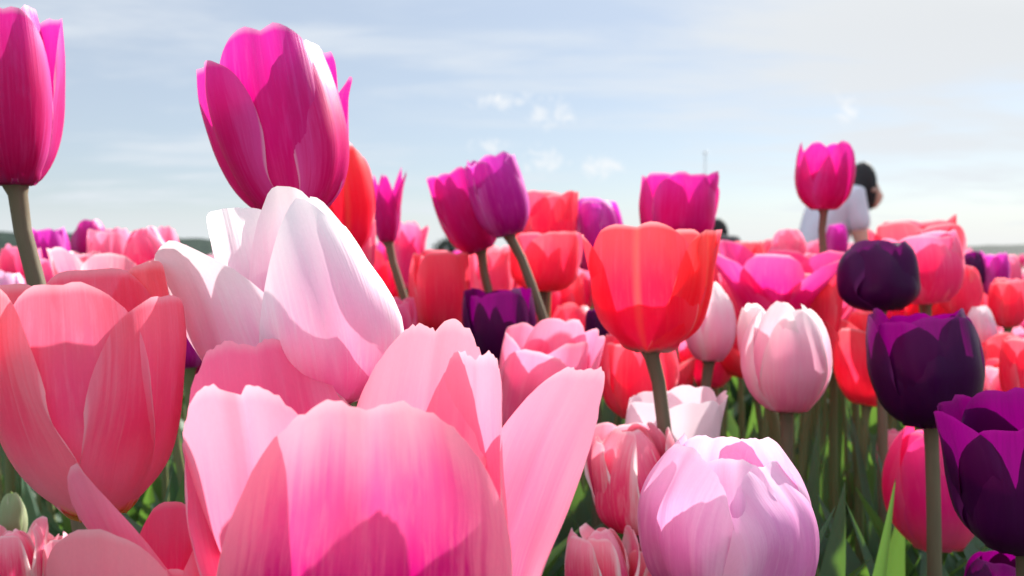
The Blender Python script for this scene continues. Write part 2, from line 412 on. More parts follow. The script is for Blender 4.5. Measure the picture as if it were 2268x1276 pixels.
def crouching_person(loc, rz, scale, label, shirt):
    root = empty('person', loc); root.rotation_euler = (0, 0, rz); root.scale = (scale,) * 3
    tag(root, label, 'person', 'people crouching beyond the tulips')
    J = {'pelvis': ((0, 0, .30), .13), 'waist': ((.05, 0, .46), .125), 'chest': ((.12, 0, .66), .14), 'nape': ((.20, 0, .80), .065), 'throat': ((.29, 0, .83), .058),
         'skull': ((.342, 0, .89), .085), 'crown': ((.332, 0, .94), .07), 'cheek': ((.385, 0, .80), .066), 'chin': ((.405, 0, .735), .032), 'nose': ((.455, 0, .80), .014)}
    Lk = [('pelvis', 'waist'), ('waist', 'chest'), ('chest', 'nape'), ('nape', 'throat'), ('throat', 'skull'), ('skull', 'crown'), ('skull', 'cheek'), ('cheek', 'chin'), ('cheek', 'nose')]
    for sd_, q in (('l', 1), ('r', -1)):
        J.update({sd_ + 'sh': ((.15, .17 * q, .735), .062), sd_ + 'el': ((.22, .21 * q, .47), .045), sd_ + 'wr': ((.44, .10 * q, .40), .028), sd_ + 'palm': ((.51, .07 * q, .405), .034),
                  sd_ + 'hip': ((.02, .10 * q, .28), .095), sd_ + 'kn': ((.38, .15 * q, .47), .065), sd_ + 'an': ((.08, .12 * q, .085), .042), sd_ + 'to': ((.25, .13 * q, .035), .034)})
        Lk += [('chest', sd_ + 'sh'), (sd_ + 'sh', sd_ + 'el'), (sd_ + 'el', sd_ + 'wr'), (sd_ + 'wr', sd_ + 'palm'), ('pelvis', sd_ + 'hip'), (sd_ + 'hip', sd_ + 'kn'), (sd_ + 'kn', sd_ + 'an'), (sd_ + 'an', sd_ + 'to')]
        for f_, (yy, ln) in enumerate(((.028, .07), (.010, .08), (-.009, .075), (-.027, .06))):
            J[f'{sd_}f{f_}'] = ((.545, (.07 + yy) * q, .405), .0095); J[f'{sd_}g{f_}'] = ((.545 + ln * .6, (.065 + yy) * q, .39), .008)
            Lk += [(sd_ + 'palm', f'{sd_}f{f_}'), (f'{sd_}f{f_}', f'{sd_}g{f_}')]
        J[sd_ + 'th'] = ((.50, .025 * q, .435), .010); J[sd_ + 'tt'] = ((.54, .005 * q, .44), .009)
        Lk += [(sd_ + 'palm', sd_ + 'th'), (sd_ + 'th', sd_ + 'tt')]
    up = .33
    for k in J:
        if k in ('pelvis', 'waist', 'chest', 'nape', 'throat', 'skull', 'crown', 'cheek', 'chin', 'nose') or k[1:] in ('sh', 'el', 'wr', 'palm', 'th', 'tt', 'hip') or k[1] in 'fg' and k[2:].isdigit():
            (a_, b_, c_), r_ = J[k]; J[k] = ((a_, b_, c_ + up), r_)
    skin_body('body', J, Lk, M_SKIN, root)
    S = {'pelvis': ((-.03, 0, .36), .15), 'waist': ((.04, 0, .48), .155), 'chest': ((.12, 0, .70), .175), 'nape': ((.19, 0, .85), .10)}
    SL = [('pelvis', 'waist'), ('waist', 'chest'), ('chest', 'nape')]
    for sd_, q in (('l', 1), ('r', -1)):
        S.update({sd_ + 'sh': ((.16, .175 * q, .79), .09), sd_ + 'el': ((.19, .20 * q, .58), .068)})
        SL += [('chest', sd_ + 'sh'), (sd_ + 'sh', sd_ + 'el')]
    S = {k: ((p_[0], p_[1], p_[2] + up), r_) for k, (p_, r_) in S.items()}
    skin_body('shirt', S, SL, shirt, root)
    T = {'pelvis': ((-.01, 0, .62), .155)}; TL = []
    for sd_, q in (('l', 1), ('r', -1)):
        T.update({sd_ + 'hip': ((.03, .10 * q, .61), .11), sd_ + 'kn': ((.38, .15 * q, .47), .08), sd_ + 'an': ((.09, .12 * q, .12), .058)})
        TL += [('pelvis', sd_ + 'hip'), (sd_ + 'hip', sd_ + 'kn'), (sd_ + 'kn', sd_ + 'an')]
    skin_body('trousers', T, TL, M_JEANS, root)
    HV, HF = [], []
    for a_ in range(13):
        th = math.pi * a_ / 12
        for b_ in range(18):
            ph_ = 2 * math.pi * b_ / 18
            nx_, ny_, nz_ = math.sin(th) * math.cos(ph_), math.sin(th) * math.sin(ph_), math.cos(th)
            k_ = 1 - .25 * max(0, nx_) * max(0, -nz_) * 2
            HV.append((.325 + nx_ * .078 * k_ + .04 * max(0, -nz_), ny_ * .098, .90 + up + nz_ * (.135 if nz_ > 0 else .17) + .006 * noise.noise(Vector((nx_ * 6, ny_ * 6, nz_ * 6)))))
    for a_ in range(12):
        for b_ in range(18):
            b2 = (b_ + 1) % 18
            HF.append((a_ * 18 + b_, (a_ + 1) * 18 + b_, (a_ + 1) * 18 + b2, a_ * 18 + b2))
    obj('hair', mesh_from('hair', HV, HF, M_HAIR), root)
    for q in (1, -1):
        skin_body('ear', {'a': ((.345, .088 * q, .84 + up), .016), 'b': ((.34, .098 * q, .865 + up), .018)}, [('a', 'b')], M_SKIN, root, 1)
        skin_body('shoe', {'a': ((.05, .12 * q, .04), .045), 'b': ((.16, .125 * q, .04), .048), 'c': ((.27, .13 * q, .035), .038)}, [('a', 'b'), ('b', 'c')], M_NAVY, root, 1)
    return root
def ground_at(x, y, d):
    p = at(x, y, d); return (p.x, p.y, 0)
crouching_person(ground_at(1804, 420, 3.4), R_(10), .64, 'person in a white shirt with short black hair bending down behind the tulips', M_SHIRT)
crouching_person(ground_at(1580, 520, 3.8), R_(70), .49, 'person hidden but for the top of a dark haired head above the red tulips', M_NAVY)

# slender pole far behind
pp = at(1562, 335, 70); ph_ = pp.z
root = empty('flagpole', (pp.x, pp.y, 0)); tag(root, 'faint slender pale pole far off against the sky above a magenta tulip', 'pole')
M_POLE = plain('pale_metal', (.80, .82, .84), .4)
def lathe(prof, n=12):
    V = [(r * math.cos(2 * math.pi * k / n), r * math.sin(2 * math.pi * k / n), z) for r, z in prof for k in range(n)]
    Fc = [(i * n + k, i * n + (k + 1) % n, (i + 1) * n + (k + 1) % n, (i + 1) * n + k) for i in range(len(prof) - 1) for k in range(n)]
    return V, Fc
obj('shaft', mesh_from('shaft', *lathe([(.12, 0), (.11, .3), (.08, .32), (.05, ph_ - .25)]), M_POLE), root)
obj('finial', mesh_from('finial', *lathe([(.02, ph_ - .26), (.12, ph_ - .2), (.15, ph_ - .1), (.10, ph_ - .02), (.01, ph_)]), M_POLE), root)

# dark round tree beyond the field
rng = random.Random(31)
tp = at(1003, 560, 120)
root = empty('round_tree', (tp.x, tp.y, 0)); tag(root, 'dark round tree on the horizon below the violet magenta tulip pair', 'tree')
obj('trunk', mesh_from('trunk', *lathe([(.5, -.2), (.32, .3), (.25, 1.4)]), plain('bark', (.06, .045, .03), .9, 4)), root)
V, Fc = [], []
topz = at(1003, 524, 120).z
for k in range(2600):
    a, b = rng.uniform(0, 6.28), math.acos(rng.uniform(-1, 1)); q = rng.uniform(.55, 1.0)
    lump = 1 + .25 * noise.noise(Vector((math.cos(a) * 2, math.sin(a) * 2, math.cos(b) * 2)))
    p = Vector((math.sin(b) * math.cos(a) * 2.9 * q * lump, math.sin(b) * math.sin(a) * 3.0 * q * lump, topz * .40 + math.cos(b) * topz * .60 * q * lump * (1 if b < 1.57 else .75)))
    u_ = Vector((rng.gauss(0, 1), rng.gauss(0, 1), rng.gauss(0, 1))).normalized(); w_ = u_.cross(Vector((.3, .5, .8))).normalized()
    s_ = rng.uniform(.10, .22); v0 = len(V)
    V += [p - u_ * s_, p + w_ * s_ * .6, p + u_ * s_, p - w_ * s_ * .6]; Fc.append((v0, v0 + 1, v0 + 2, v0 + 3))
obj('crown', mesh_from('crown', V, Fc, plain('dark_foliage', (.025, .045, .03), .8, 1.0, .5), smooth_=False), root)

# ---------------------------------------------------------------- tulip geometry
def curve_of(pts):
    """Catmull-Rom through (r, z), resampled so that s in [0, 1] is even along the curve"""
    P = [Vector(p) for p in pts]
    P = [P[0] * 2 - P[1]] + P + [P[-1] * 2 - P[-2]]
    out = []
    for i in range(1, len(P) - 2):
        for k in range(10):
            t = k / 10
            a, b, c, d = P[i - 1], P[i], P[i + 1], P[i + 2]
            out.append(.5 * ((2 * b) + (c - a) * t + (2 * a - 5 * b + 4 * c - d) * t * t + (3 * b - a - 3 * c + d) * t ** 3))
    out.append(P[-2])
    ln = [0.]
    for a, b in zip(out, out[1:]): ln.append(ln[-1] + (b - a).length)
    T = ln[-1]
    def f(s):
        q = max(0., min(1., s)) * T
        lo = 0
        while lo < len(ln) - 2 and ln[lo + 1] < q: lo += 1
        k = (q - ln[lo]) / max(1e-9, ln[lo + 1] - ln[lo])
        return out[lo].lerp(out[lo + 1], k)
    return f, T

def petal_geo(pts, hw, frame, org, rng, nu=14, nv=18, kx=.86, rmin=.5, az=0., wm=.5, wb=.3, wt=.55, drop=.18, te=2.5,
              notch=.0, rib=.04, ruf=.05, flare=.09, opn=0., nz=.05, twist=0., jag=.005, skew=0., hook=0.):
    """one petal as a grid. pts: (radius, height) of its midline in metres, hw: half-width in metres"""
    f, T = curve_of(pts)
    V, UV = [], []
    ph, ph2 = rng.uniform(0, 99), rng.uniform(0, 6.28)
    ca, sa = math.cos(az), math.sin(az)
    rmax = max(p[0] for p in pts)
    for j in range(nv + 1):
        v = j / nv
        for i in range(nu + 1):
            u = math.sin(math.pi / 2 * (-1 + 2 * i / nu))
            cap = min(.78, max(.30, drop * 2.1))
            top = 1 - cap + cap * max(0., 1 - abs(u) ** te) ** (1 / (te * .92)) - notch * math.exp(-(u / .16) ** 2) + .03 * noise.noise(Vector((u * 2.2, ph, 1)))
            if jag: top += jag * (noise.noise(Vector((u * 11, ph, 5))) + (.7 * noise.noise(Vector((u * 31, ph, 15))) if nu > 40 else 0))
            s = v * min(1.0, top)
            p = f(s)
            r, z = p.x, p.y
            if s < wm: wd = wb + (1 - wb) * math.sin(math.pi / 2 * s / wm)
            else: wd = 1 - (1 - wt) * .45 * ((s - wm) / (1 - wm)) ** 2
            half = hw * wd * (1 + jag * 2.0 * noise.noise(Vector((v * 9, ph, u * .5 + 7))))
            rho = max(kx * max(r, .02 * rmax), rmin * hw, half / 1.45)
            a = u * half / rho
            x = r - rho * (1 - math.cos(a))
            y = rho * math.sin(a)
            env = min(1, s * 3)
            x -= rib * hw * math.exp(-(u / .11) ** 2) * env
            x += rib * hw * .7 * math.exp(-((abs(u) - .42) / .3) ** 2) * env
            x += flare * hw * abs(u) ** 3 * s
            x += opn * T * s * s
            x += ruf * hw * u ** 4 * math.sin(7 * v + ph2 + (1.3 if u > 0 else 0)) * s * 2
            x += nz * hw * env * (noise.noise(Vector((u * 1.3 + ph, s * 2.4, .3))) + .35 * noise.noise(Vector((u * 4 + ph, s * 5, 2.3))))
            x += hook * hw * max(0, s - .8) ** 2 * 18
            y += nz * .7 * hw * noise.noise(Vector((s * 1.6, ph, 8.1))) * env + skew * hw * s
            z += nz * .3 * hw * noise.noise(Vector((u * 2, s * 2, ph))) * env
            if twist:
                cc, ss_ = math.cos(twist * s), math.sin(twist * s)
                dx = x - r; x, y = r + dx * cc - y * ss_, dx * ss_ + y * cc
            X_, Y_ = x * ca - y * sa, x * sa + y * ca
            V.append(org + frame @ Vector((X_, Y_, z)))
            UV.append((u * .5 + .5, .45 * s + .55 * v))
    w_ = nu + 1
    Fc = [(j * w_ + i, j * w_ + i + 1, (j + 1) * w_ + i + 1, (j + 1) * w_ + i) for j in range(nv) for i in range(nu)]
    return V, Fc, UV

PROF = {
 'cup':    [(.07, 0), (.48, .025), (.84, .18), (1, .45), (.97, .74), (.84, 1)],
 'goblet': [(.07, 0), (.36, .025), (.62, .20), (.84, .52), (1, .80), (.98, 1)],
 'egg':    [(.07, 0), (.50, .03), (.86, .20), (1, .45), (.80, .76), (.30, 1)],
 'bowl':   [(.07, 0), (.52, .03), (.90, .20), (1, .48), (1.02, .78), (1.0, 1)],
 'flare':  [(.07, 0), (.42, .03), (.66, .22), (.76, .50), (.88, .80), (1.1, 1)],
 'lily':   [(.07, 0), (.45, .03), (.72, .20), (.80, .50), (.78, .78), (.95, 1)],
 'ball':   [(.07, 0), (.55, .03), (.95, .22), (1, .52), (.85, .82), (.55, 1)],
}

def tube(pts, radii, nseg=8):
    V, UV, Fc = [], [], []
    n = len(pts)
    for i, p in enumerate(pts):
        d = (pts[min(i + 1, n - 1)] - pts[max(i - 1, 0)]).normalized()
        a = d.cross(Vector((0, 1, 0)))
        if a.length < .05: a = Vector((1, 0, 0))
        a.normalize(); b = d.cross(a)
        for k in range(nseg):
            an = 2 * math.pi * k / nseg
            V.append(p + (a * math.cos(an) + b * math.sin(an)) * radii[i])
            UV.append((k / nseg, i / (n - 1) * 3))
    for i in range(n - 1):
        for k in range(nseg):
            k2 = (k + 1) % nseg
            Fc.append((i * nseg + k, i * nseg + k2, (i + 1) * nseg + k2, (i + 1) * nseg + k))
    return V, Fc, UV

def bez(a, b, c, d, n):
    return [a * (1 - t) ** 3 + b * 3 * t * (1 - t) ** 2 + c * 3 * t * t * (1 - t) + d * t ** 3 for t in [(i / n) ** 1.7 for i in range(n + 1)]]

def stem_geo(base, axis, ground, rad=.0036, n=14, sdir=None):
    """from under the bloom (base) down to the ground point"""
    h = (base - ground).length
    pd = -axis if sdir is None else Vector((sdir, 0, -1)).normalized()
    pts = bez(base + axis * .0025, base + pd * h * .35, ground + Vector((0, 0, h * .4)), ground - Vector((0, 0, .012)), n)
    rr = [rad * (1.0 + .25 * i / n) for i in range(n + 1)]
    rr[0] = rad * 1.75; rr[1] = rad * 1.12
    for i in range(2, n): pts[i] = pts[i] + Vector((noise.noise(pts[i] * 9 + Vector((base.x * 50, 0, 0))), noise.noise(pts[i] * 9 + Vector((0, base.x * 50, 4))), 0)) * .004
    return tube(pts, rr)

def leaf_geo(org, az, length, width, lean, rng, nu=4, nv=12, curl=.5):
    """tulip leaf: long blade folded along its midrib, rising and arching outwards"""
    V, UV = [], []
    ph = rng.uniform(0, 99); tw = rng.uniform(-.5, .5)
    ca, sa = math.cos(az), math.sin(az)
    x = z = 0.; ang = lean * .3
    mid = []
    for j in range(nv + 1):
        mid.append((x, z, ang))
        t = (j + .5) / nv
        ang = lean * (.3 + .7 * t) + curl * t * t * t
        x += math.sin(ang) * length / nv; z += math.cos(ang) * length / nv
    for j in range(nv + 1):
        v = j / nv
        wd = width * max(.02, math.sin(math.pi * min(1, (v * .93 + .07)) ** .8)) ** .8 * (1 if v < .99 else .3)
        mx, mz, an = mid[j]
        nxx, nzz = math.cos(an), -math.sin(an)         # leaf normal (outwards)
        for i in range(nu + 1):
            u = -1 + 2 * i / nu
            fold = (.55 - .35 * v) * abs(u) ** 1.4 * wd
            rufl = .10 * wd * math.sin(v * 9 + ph) * u * abs(u)
            yy = u * wd * .85
            c, s_ = math.cos(tw * v), math.sin(tw * v)
            off = -fold + rufl
            off, yy = off * c - yy * s_, off * s_ + yy * c
            X_ = mx + nxx * off; Z_ = mz + nzz * off
            yy += .02 * noise.noise(Vector((v * 2, ph, 0))) * v
            V.append(org + Vector((X_ * ca - yy * sa, X_ * sa + yy * ca, Z_)))
            UV.append((u * .5 + .5, v))
    w_ = nu + 1
    Fc = [(j * w_ + i, j * w_ + i + 1, (j + 1) * w_ + i + 1, (j + 1) * w_ + i) for j in range(nv) for i in range(nu)]
    return V, Fc, UV

def frame_of(axis, toward):
    """columns: local x (roughly right), y (roughly away), z = axis"""
    z = axis.normalized()
    x = (RIGHT - z * RIGHT.dot(z)).normalized()
    y = z.cross(x)
    return Matrix((x, y, z)).transposed()

GROUP = 'tulips growing in the flower field'
HROOT = {}
HERO = []          # (pixel x, pixel y, half width px, half height px, d, short phrase)
GROUNDS = []

def add_petals(root, org, H, R, prof, pal, az, frame, rng, hi, opts):
    P = PROF[prof]
    o = dict(opts)
    n_out = o.pop('outer', 3); n_in = o.pop('inner', 3); jit = o.pop('jit', .10)
    W = o.pop('W', 1.12); inn = o.pop('inscale', .88); loose = o.pop('loose', .07); pals = o.pop('pals', None)
    nu, nv = (18, 26) if hi else (10, 14)
    petals = []
    for ring, cnt in (('in', n_in), ('out', n_out)):
        for k in range(cnt):
            a = az + 2 * math.pi * k / max(cnt, 1) + (0 if ring == 'out' else math.pi / max(cnt, 1)) + rng.uniform(-jit, jit)
            sc_ = (inn if ring == 'in' else 1.0) * rng.uniform(.97, 1.03)
            hh = H * (rng.uniform(.93, 1.05)) * (1.0 if ring == 'out' else 1.01)
            pts = [(r * R * sc_, z * hh) for r, z in P]
            kw = dict(nu=nu, nv=nv, az=a, opn=rng.uniform(-loose, loose), skew=rng.uniform(-.06, .06), notch=rng.choice((0, .015, .03)))
            kw.update(o)
            V, Fc, UV = petal_geo(pts, R * W * (1 if ring == 'out' else .95), frame, org, rng, **kw)
            me = mesh_from('petal', V, Fc, PM[pal], UV)
            petals.append(obj('petal', me, root))
    return petals

def hero(base, top, width, d, prof, pal, label, az=-90., pitch=0., seed=1, stem='green', sdx=None, sdir=None, sradius=.0033, leaves=3, hi=True, short=None, petals=None, lean=0., leafmax=.33, **opts):
    rng = random.Random(seed * 7919 + int(base[0]) * 31 + int(base[1]))
    B = at(base[0], base[1], d)
    dx, dy = top[0] - base[0], base[1] - top[1]
    px_h = math.hypot(dx, dy)
    H = px_h * d / F
    R = width / 2 * d / F
    axis = (RIGHT * dx + Vector((0, 0, 1)) * dy).normalized()
    if pitch: axis = (axis * math.cos(R_(pitch)) - Vector((0, 1, 0)) * math.sin(R_(pitch))).normalized()
    fr = frame_of(axis, FWD)
    # where the stem reaches the ground: along the bloom's lean, straightening out
    if sdir is not None: sdx = sdir * B.z * .5
    if sdx is None: sdx = -axis.x * .25
    gx = B.x + sdx; gy = B.y - axis.y * .25 + lean
    G0 = Vector((gx, gy, 0.0))
    root = empty('tulip', G0)
    tag(root, label, 'tulip', GROUP)
    V, Fc, UV = stem_geo(B - G0, axis, Vector((0, 0, 0)), sradius, sdir=sdir)
    obj('stem', mesh_from('stem', V, Fc, M_STEMB if stem == 'brown' else M_STEM, UV), root)
    org = B - G0
    if petals is None:
        add_petals(root, org, H, R, prof, pal, R_(az), fr, rng, hi, opts)
    else:
        for pt in petals:
            q = dict(pt); s = d / F
            h = q.pop('h'); r1 = q.pop('rm'); r2 = q.pop('rt'); hw = q.pop('hw'); a = R_(q.pop('az')); pl = q.pop('pal', pal)
            rb = q.pop('rb', .45); pk = q.pop('pk', .72); gob = q.pop('gob', 0); bel = q.pop('bel', .42)
            pts = [(12 - 4 * gob, 0), (r1 * (rb - .14 * gob), .05 * h), (r1 * (.86 - .22 * gob), .20 * h), (r1 * (1 - .13 * gob), .42 * h), (r1 + (r2 - r1) * bel, pk * h), (r2, h)]
            pts = [(x * s, z * s) for x, z in pts]
            kw = dict(nu=56 if q.get('jag') else 26, nv=44 if q.get('jag') else 36, az=a); kw.update(q)
            Vp, Fp, Up = petal_geo(pts, hw * s, fr, org, rng, **kw)
            obj('petal', mesh_from('petal', Vp, Fp, PM[pl], Up), root)
    bh = B.z
    for k in range(leaves):
        ln = min(leafmax, bh * .72) * rng.uniform(.8, 1.05)
        V, Fc, UV = leaf_geo(Vector((rng.uniform(-.008, .008), rng.uniform(-.008, .008), -.01)), rng.uniform(0, 6.28), ln,
                             rng.uniform(.017, .027), rng.uniform(.08, .30), rng, curl=rng.uniform(.1, .9))
        obj('leaf', mesh_from('leaf', V, Fc, M_LEAF, UV), root)
    cxp, cyp = (base[0] + top[0]) / 2, (base[1] + top[1]) / 2
    HROOT[short] = root
    HERO.append((cxp, cyp, width / 2, px_h / 2, d, short))
    GROUNDS.append((gx, gy))
    return root

exec_heroes = True
# ---- the front pink, opened wide
hero((835, 1500), (835, 800), 600, .215, 'cup', 'front',
     'huge open pink tulip in front, cut off by the bottom edge of the photo', seed=3, short='the huge open pink tulip', leaves=2, lean=.0,
     petals=[
      dict(jag=.013, az=146, h=740, rm=340, rt=400, hw=270, pal='hotpink', kx=1.4, drop=.17, te=2.6, notch=.02, wt=.7, wm=.6),        # back left
      dict(jag=.013, pal='frontb', az=70, h=775, rm=215, rt=330, hw=190, kx=1.4, drop=.18, te=2.3, notch=.02, wt=.7, wm=.6),                        # back
      dict(jag=.013, pal='frontb', az=33, h=715, rm=270, rt=265, hw=195, kx=1.2, drop=.15, te=2.6, notch=.03, wt=.75, wm=.55, ruf=.08),             # right back
      dict(jag=.013, pal='frontb', az=14, h=680, rm=300, rt=480, hw=150, kx=1.6, drop=.22, te=2.2, wt=.62, wm=.62, twist=.95, nz=.06),              # flung open right
      dict(jag=.013, pal='frontb', az=-155, h=675, rm=262, rt=292, hw=225, kx=1.6, drop=.18, te=2.3, notch=.04, wt=.74, wm=.6, rib=.10, twist=.85),           # left front
      dict(az=-86, h=665, rm=280, rt=200, hw=322, kx=1.5, drop=.24, te=2.2, notch=.04, jag=.014, nz=.08, wt=.62, wm=.55, rib=.03),           # front
     ])
# lower left loose pink
hero((400, 1560), (400, 1180), 420, .225, 'flare', 'pink',
     'low loose pink tulip with one petal flung out to a narrow point, bottom left', seed=5, short='the loose low pink tulip', leaves=2,
     petals=[
      dict(az=-172, h=545, rm=60, rt=210, hw=190, kx=2.5, drop=.36, te=1.5, wt=.3, wm=.45, twist=1.25, pk=.62, pal='pink'),
      dict(az=-122, h=440, rm=190, rt=185, hw=215, kx=1.4, drop=.24, te=2.2, wt=.7, wm=.6, twist=.35, pal='frontb'),
      dict(az=60, h=470, rm=120, rt=110, hw=120, kx=1.2, drop=.25, te=1.8, wt=.6, pal='hotpink'),
      dict(az=-20, h=400, rm=120, rt=90, hw=130, kx=1.2, drop=.25, te=2, wt=.65),
      dict(az=-80, h=330, rm=130, rt=80, hw=150, kx=1.2, drop=.25, te=2, wt=.65),
      dict(az=120, h=430, rm=120, rt=100, hw=120, kx=1.2, drop=.25, te=2, wt=.65, pal='hotpink'),
     ])
hero((222, 1142), (200, 612), 420, .25, 'cup', 'coral', 'large coral tulip with a yellow base at the left edge', seed=2, short='the large coral tulip', sdx=.01,
     petals=[
      dict(az=170, h=520, rm=195, rt=190, hw=190, gob=.8, drop=.16, te=2.5, wt=.7, kx=.95),
      dict(az=110, h=545, rm=195, rt=150, hw=190, gob=.8, drop=.16, te=2.5, wt=.7, kx=.95),
      dict(az=52, h=560, rm=190, rt=150, hw=180, gob=.8, drop=.18, te=2.3, wt=.7, kx=.95),
      dict(az=-14, h=490, rm=195, rt=190, hw=190, gob=.7, drop=.2, te=2.2, wt=.7, kx=.95, notch=.02),
      dict(az=-140, h=530, rm=210, rt=190, hw=200, gob=.8, drop=.17, te=2.4, wt=.72, kx=1.0, notch=.03),
      dict(az=-78, h=520, rm=195, rt=170, hw=170, gob=.8, drop=.17, te=2.5, wt=.75, kx=1.05, notch=.02, hook=.06),
     ])
# white: pointed petals, leaning left
hero((745, 900), (655, 455), 430, .275, 'egg', 'blush', 'big white and pale pink tulip with pointed petals, leaning left', seed=4, short='the big white tulip', sdx=.03,
     petals=[
      dict(az=152, h=490, rm=190, rt=180, hw=190, kx=1.0, drop=.16, te=2.5, wt=.7, wm=.6, hook=.06),
      dict(az=112, h=515, rm=170, rt=80, hw=140, kx=1.0, drop=.2, te=1.8, wt=.5, wm=.5, hook=.14),
      dict(az=60, h=470, rm=150, rt=60, hw=140, kx=1.0, drop=.3, te=1.6, wt=.4),
      dict(az=5, h=400, rm=165, rt=95, hw=150, kx=1.0, drop=.3, te=1.5, wt=.4),
      dict(az=-146, h=425, rm=212, rt=235, hw=240, kx=1.1, drop=.28, te=1.6, twist=.5, wt=.6, wm=.52, pk=.75, flare=.12, skew=-.25),
      dict(az=-68, h=462, rm=195, rt=70, hw=185, kx=1.1, drop=.36, te=1.5, wt=.4, wm=.45, rib=.06),
     ])
# tall magenta
hero((660, 500), (600, 95), 330, .335, 'goblet', 'magenta', 'tall deep magenta tulip rising highest behind the white one', seed=6, short='the tall deep magenta tulip', stem='brown', sdx=.03,
     petals=[
      dict(az=118, h=436, rm=120, rt=110, hw=115, gob=.5, drop=.17, te=2.4, wt=.7, wm=.6),
      dict(az=45, h=390, rm=130, rt=130, hw=120, gob=.5, drop=.17, te=2.4, wt=.7, wm=.6),
      dict(az=34, h=330, rm=135, rt=170, hw=90, gob=.4, kx=1.0, drop=.26, te=1.8, wt=.6, hook=.12, pk=.82),
      dict(az=-146, h=358, rm=160, rt=155, hw=135, gob=.9, kx=.9, drop=.17, te=2.8, wt=.8, wm=.68, pk=.78),
      dict(az=-18, h=385, rm=148, rt=105, hw=125, gob=.5, kx=.9, drop=.2, te=2.3, wt=.65, wm=.55),
      dict(az=-84, h=420, rm=140, rt=100, hw=142, gob=.6, kx=1.0, drop=.17, te=2.4, notch=.03, wt=.7, wm=.62, rib=.06),
     ])
hero((33, 412), (22, 25), 196, .345, 'cup', 'magenta', 'tall magenta tulip cut off by the left edge, its brown stem against the sky', az=-60, seed=7, short='the magenta tulip at the left edge', stem='brown', sdir=.2, W=1.15)
hero((1440, 780), (1440, 505), 290, .42, 'bowl', 'red', 'large bright red open tulip with a grey base, right of centre', seed=8, short='the large red tulip', stem='brown', sdir=.19,
     petals=[
      dict(az=175, h=262, rm=128, rt=152, hw=105, gob=.5, wt=.7),
      dict(az=112, h=280, rm=125, rt=139, hw=120, gob=.5, wt=.7),
      dict(az=50, h=275, rm=125, rt=134, hw=115, gob=.5, wt=.7),
      dict(az=2, h=270, rm=132, rt=146, hw=100, gob=.5, wt=.7, hook=.05),
      dict(az=-38, h=268, rm=135, rt=139, hw=105, gob=.5, wt=.75, kx=.9),
      dict(az=-112, h=285, rm=132, rt=132, hw=142, gob=.5, wt=.78, kx=1.05, notch=.035, rib=.07),
     ])
hero((1612, 1345), (1612, 965), 400, .285, 'ball', 'lilac', 'big pale lilac tulip at the bottom, right of the huge pink one', seed=9, short='the big lilac tulip',
     petals=[
      dict(az=160, h=378, rm=172, rt=105, hw=165, wt=.7, bel=.1, ruf=.15, nz=.13, jag=.010, drop=.24, te=2.2),
      dict(az=98, h=372, rm=172, rt=85, hw=175, wt=.7, bel=.1, ruf=.15, nz=.13, jag=.010, drop=.24, te=2.2, notch=.03),
      dict(az=28, h=376, rm=176, rt=90, hw=175, wt=.7, bel=.1, ruf=.15, nz=.13, jag=.010, drop=.24, te=2.2, notch=.03),
      dict(az=-108, h=350, rm=167, rt=70, hw=150, wt=.7, bel=.1, ruf=.15, nz=.13, jag=.010, drop=.26, te=2.1, hook=.05),
      dict(az=-152, h=372, rm=195, rt=110, hw=170, wt=.7, bel=.1, ruf=.15, nz=.13, jag=.010, kx=.8, drop=.26, te=2.1),
      dict(az=-48, h=335, rm=193, rt=80, hw=200, wt=.75, bel=.1, ruf=.15, nz=.13, jag=.010, kx=.9, notch=.02, te=2.1, drop=.28),
     ])
hero((2062, 940), (2040, 690), 232, .42, 'cup', 'purple', 'dark purple tulip with a long brown stem in front of a pink one', az=-95, seed=10, short='the dark purple tulip on the long stem', stem='brown', sdir=.045, W=1.18, drop=.2, wt=.66)
hero((2272, 1215), (2240, 890), 290, .32, 'bowl', 'purple', 'large dark purple tulip with curled petals at the right edge', az=-120, seed=11, short='the dark purple tulip at the right edge', stem='brown', W=1.1, ruf=.14, loose=.08, hook=.05)
hero((2078, 1212), (2052, 935), 200, .475, 'egg', 'cerise', 'closed hot pink tulip partly hidden behind a brown stem', az=-100, seed=12, short='the closed hot pink tulip', drop=.32, te=1.9, wt=.5, W=1.2, kx=.98, loose=.01, flare=.02, ruf=.01)
hero((1950, 688), (1945, 538), 172, .58, 'ball', 'purple', 'squat dark purple tulip with frilled top, before the pink red one', az=-80, seed=13, short='the squat dark purple tulip', W=1.15, ruf=.12, drop=.18, wt=.7, stem='brown')
hero((1110, 815), (1105, 642), 152, .58, 'cup', 'purple', 'small dark purple tulip standing just above the huge pink one', az=-85, seed=14, short='the small dark purple tulip in the middle', W=1.15, drop=.2, wt=.7, stem='brown')
hero((1742, 910), (1745, 665), 182, .47, 'egg', 'pale', 'white tipped pale pink tulip, right of the large red one', az=-84, seed=15, short='the white tipped pale pink tulip', W=1.08, drop=.28, te=1.7, wt=.4, loose=.12, stem='brown')
hero((1705, 860), (1660, 680), 90, .50, 'egg', 'pale', 'slim pale pink tulip hidden behind the white tipped one', az=-70, seed=16, short='the slim pale tulip', drop=.3, wt=.3)
hero((1570, 800), (1580, 630), 118, .58, 'egg', 'pale', 'small closed pale pink tulip behind the right side of the large red one', az=-60, seed=17, short='the small closed pale tulip', drop=.35, te=1.4, wt=.3, stem='brown')
hero((1412, 1175), (1385, 955), 180, .41, 'ball', 'striped', 'red and white tulip with white edged petals, left of the lilac one', az=-50, seed=18, short='the red and white tulip', loose=.2, outer=4, inner=4, ruf=.12, W=.95, stem='brown', sdx=.0)
